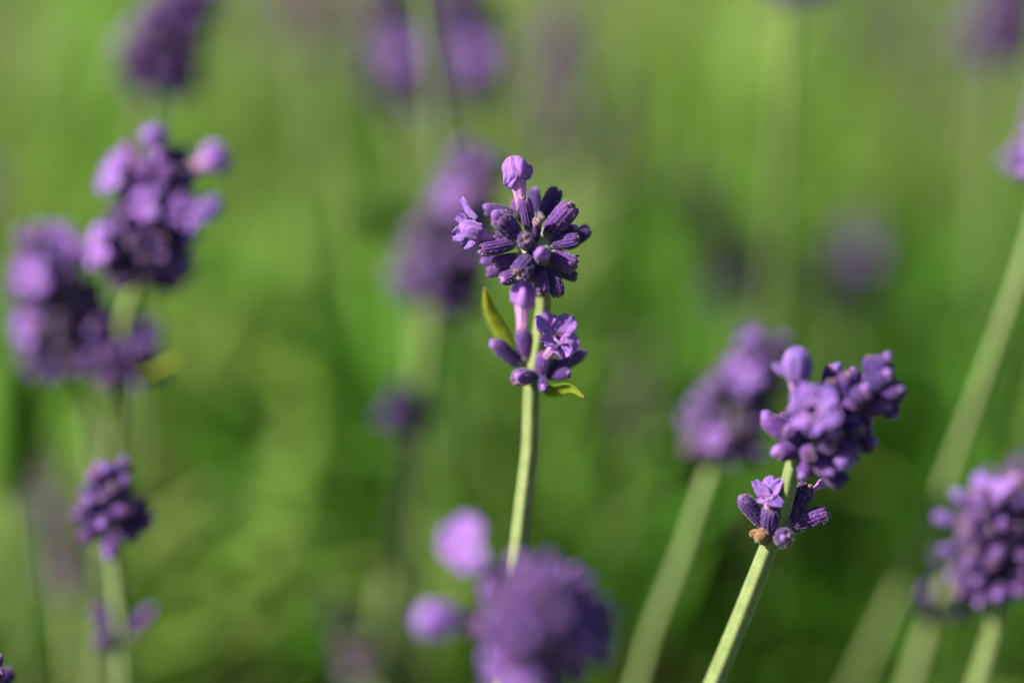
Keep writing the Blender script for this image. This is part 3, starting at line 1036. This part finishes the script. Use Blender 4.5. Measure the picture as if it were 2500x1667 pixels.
# behind, between the middle and right flowers
flower('greyish mauve lavender with half faded florets on a thick yellow-green stalk',
       D(1650, 1040, 44), D(1745, 800, 38), [D(1622, 1110, 43), D(1570, 1270, 45), D(1500, 1450, 49), D(1470, 1560, 52)], 7, 5.2, 2.5, 47,
       opened=((D(1705, 860, 35), .85, FC), (D(1640, 1010, 36), .6, FC)), closed=((D(1740, 760, 36), .8),), sr=(0.8, 0.72), dusty=True)
# left of the middle flower, further back
flower('tall dusky lavender half hidden behind the crisp middle flower, ending in dark buds',
       D(1000, 680, 66), D(1095, 380, 56), [D(985, 770, 70), D(965, 900, 76), D(945, 1060, 84), D(930, 1250, 94)], 9, 5.6, 2.8, 48,
       opened=((D(1040, 460, 54), .8, FC),), k=1.08, sr=(1.2, .8), dusty=True)
flower('little dark lavender bud cluster on a broad pale stalk below the dusky flower',
       D(938, 965, 64), D(938, 925, 62), [D(936, 1040, 66), D(930, 1130, 70), D(915, 1260, 76)], 2, 3.6, 2.4, 49, n0=6, n1=4, tipp=0, sr=(1.9, 1.6))
# top left
flower('plump dark violet lavender head standing alone above the large left flower',
       D(355, 165, 74), D(430, -10, 64), [D(335, 240, 78), D(322, 380, 86), D(318, 520, 96)], 7, 5.6, 2.8, 50, k=1.05, tipp=0.15)
# top centre
flower('lavender on a stout grey-green stalk rising between two violet heads of the back row',
       D(972, -70, 46), D(960, -260, 40), [D(985, 60, 52), D(1008, 230, 66), D(1028, 420, 84), D(1040, 600, 104)], 6, 5.2, 2.6, 60, sr=(1.3, 1.2))
flower('slender violet lavender of the back row left of the stout grey-green stalk',
       D(938, 230, 118), D(892, -60, 106), [D(948, 320, 122), D(955, 460, 130), D(960, 600, 140)], 7, 5.4, 2.6, 51, k=1.0, dusty=True, opened=((D(920, 120, 104), 1.0, FC),))
flower('violet lavender of the back row right of the stout grey-green stalk',
       D(1098, 200, 108), D(1040, -60, 98), [D(1104, 300, 114), D(1108, 440, 124), D(1112, 600, 136)], 7, 5.2, 2.6, 52, k=1.0, opened=((D(1092, 130, 98), .9, FC),), dusty=True)
# top right, stalk whose head peeps in
flower('lavender on a long upright light green stalk, its head lost above the scene',
       D(1818, -30, 66), D(1840, -180, 62), [D(1808, 120, 70), D(1792, 330, 80), D(1782, 560, 96)], 6, 5.2, 2.6, 53, sr=(0.85, 0.75))
flower('lavender on a slanting yellow-green stalk beside the bushy flower with ruffled florets',
       D(2410, 400, 46), D(2460, 180, 40), [D(2350, 610, 38), D(2270, 840, 42), D(2180, 1090, 50), D(2120, 1240, 58)], 7, 5.2, 2.5, 54, sr=(0.8, 0.72))
flower('pale violet floret cluster peeping in beside the long slanting stalk',
       D(2445, 390, 24), D(2441, 290, 20), [D(2449, 470, 27), D(2440, 620, 33), D(2445, 800, 42)], 4, 4.6, 2.3, 55, opened=((D(2384, 325, 18), .9, FC),))
flower('dull violet lavender at the far right of the back row',
       D(2300, 120, 112), D(2315, -60, 104), [D(2295, 220, 118), D(2285, 400, 130), D(2280, 560, 142)], 7, 5.4, 2.7, 56, dusty=True)
flower('faded pinkish mauve lavender among leaves above the greyish mauve one',
       D(1955, 670, 150), D(1985, 540, 142), [D(1950, 740, 136), D(1935, 860, 144), D(1925, 1000, 156)], 5, 4.6, 2.3, 57, opened=((D(1985, 590, 132), .6, FC),), tipp=0.3, dusty=True)
flower('dark young lavender head low in front of the small left one',
       D(-38, 1610, 8), D(-32, 1555, 5), [D(-40, 1690, 12), D(-44, 1800, 18)], 2, 4.0, 2.2, 58, n0=6, n1=4, tipp=0)

# the back rows: too blurred to tell their buds apart, so head and stem only
def far_head_mesh(seed, rows=6):
    rng = random.Random(seed)
    mb = MB()
    for i in range(rows):
        u = i / (rows - 1)
        n = round(8 - 3 * u)
        for k in range(n):
            th = 6.283 * (k + rng.uniform(-.2, .2)) / n + i
            tl = math.radians(74 - 50 * u)
            d = Vector((math.cos(th) * math.sin(tl), math.sin(th) * math.sin(tl), math.cos(tl)))
            Q = frame(d).to_3x3()
            b = Vector((0, 0, u * 16))
            prev = None
            pet = rng.random() < 0.12
            for rr, z in ((0.5, 0.3), (1.15, 2), (1.2, 3.6), (0.8, 5.0), (0.1, 5.4 + pet)):
                cur = mb.ring([b + Q @ Vector((rr * math.cos(a), rr * math.sin(a), z)) for a in [6.283 * j / 7 for j in range(7)]], z / 5.2)
                if prev:
                    mb.skin(prev, cur, 1 if pet and z > 3 else 0)
                prev = cur
            mb.cap(prev, 1 if pet else 0)
    return mb.mesh('far_head_mesh', ('spent', 'petal'))


FARH = [far_head_mesh(200 + i) for i in range(4)]
frng = random.Random(77)
far_stem = [stem_mesh('far_stem_mesh', [Vector((0, 0, 0)), Vector((lx * .3, ly * .3, 130)), Vector((lx, ly, 300))], 1.2, 0.9, Vector((0, 0, 0)), 8, 5)
            for lx, ly in ((25, 5), (-12, 10), (40, -10), (4, 0))]
tops = [Vector((25, 5, 300)), Vector((-12, 10, 300)), Vector((40, -10, 300)), Vector((4, 0, 300))]
FAR = []
for px, py, dz, qs in ((720, 90, 160, 1.15), (640, 140, 300, 1.1), (800, 110, 240, 1.1), (1290, 320, 150, 1.1), (1330, 400, 230, 1.0), (1220, 170, 300, 1.1), (1700, 650, 140, 1.0), (1490, 985, 150, .8),
                       (120, 1150, 105, .62), (160, 1340, 90, .7), (845, 1530, 80, .6), (1350, 30, 420, 1.1), (1900, 60, 360, 1.1), (2050, 40, 330, 1.1), (2200, 240, 260, 1), (560, 30, 420, 1.1), (20, 180, 300, 1),
                       (-60, 640, 150, 1), (1560, 20, 520, 1.2), (1640, 140, 460, 1.1), (2330, 40, 230, 1.1), (1980, 200, 420, 1.1)):
    FAR.append((D(px, py, dz), qs))
for _ in range(46):
    FAR.append((Vector((frng.uniform(-460, 460), frng.uniform(950, 2100), frng.uniform(265, 340))), frng.uniform(1, 1.25)))
for _ in range(34):
    FAR.append((Vector((frng.uniform(40, 430), frng.uniform(850, 1500), frng.uniform(300, 372))), frng.uniform(1, 1.25)))
OWN = {3: "spent mauve lavender head right behind the crisp flower's hooded floret",
       6: 'faded lavender head beside the long upright light green stalk',
       7: "spent lavender head between the crisp flower's stalk and the greyish mauve lavender",
       8: 'spent lavender head beside the small lavender on the straight pale stalk',
       9: 'spent lavender head low beside the two spent buds of the straight pale stalk',
       10: 'small spent lavender head beside the pale round floret of the foreground lavender',
       17: 'spent lavender head half hidden by the drooping dusty mauve lavender'}
for i, (P, q) in enumerate(FAR):
    k = i % 4
    s = P.z / 300.0
    rz = frng.uniform(0, 6.28)
    R = Matrix.Rotation(rz, 3, 'Z')
    off = R @ Vector((tops[k].x, tops[k].y, 0))
    root = thing('lavender_flower', Vector((P.x - off.x, P.y - off.y, 0)),
                 OWN.get(i, 'soft mauve lavender head on a thin stalk among the rear leaves'), 'flower', 'rear lavender heads dissolving into the green')
    root.rotation_euler.z = rz
    st = link('stem', far_stem[k], root)
    st.scale = (1, 1, s)
    h = link('flower_head', FARH[(i * 3 + 1) % 4], root)
    h.location = Vector((tops[k].x, tops[k].y, P.z - 1)) * MM
    d = Vector((tops[k].x * .012, tops[k].y * .012, 1))
    h.rotation_euler = d.to_track_quat('Z', 'Y').to_euler()
    h.scale = (q, q, q * 1.1)

# ------------------------------------------------------------------ a few single leaves that stand out of the mass
for label, pts, W, mt, side in (
        ('broad dark green leaf hanging beside the drooping lavender', [D(20, 1150, 60), D(30, 980, 52), D(25, 840, 46)], 7, 'blade', RGT),
        ('dark green leaf lying across behind the tall dusky lavender', [D(960, 500, 84), D(880, 505, 80), D(800, 470, 78)], 5, 'blade', UPV),
        ('withered rusty leaf low between the foreground lavender and the leaning one', [D(1440, 1620, 96), D(1485, 1550, 92), D(1520, 1490, 90)], 8, 'dry', RGT),
        ('dull brown leaf deep behind the stalk of the leaning lavender', [D(1860, 1545, 150), D(1900, 1510, 146), D(1945, 1485, 144)], 5, 'dry', UPV)):
    base = pts[0]
    # each hangs on its own thin twig from the soil
    foot = Vector((base.x, base.y + 12, 0))
    rt = thing('leafy_twig', foot, label, 'leaf')
    link('twig', stem_mesh('twig_mesh', [foot, (foot + base) / 2 + Vector((3, 2, 0)), base], 0.9, 0.6, foot, 8, 6), rt)
    link('leaf', leaf_mesh('leaf_mesh', pts, W, foot, mt, 0.35, side, 0.3), rt)
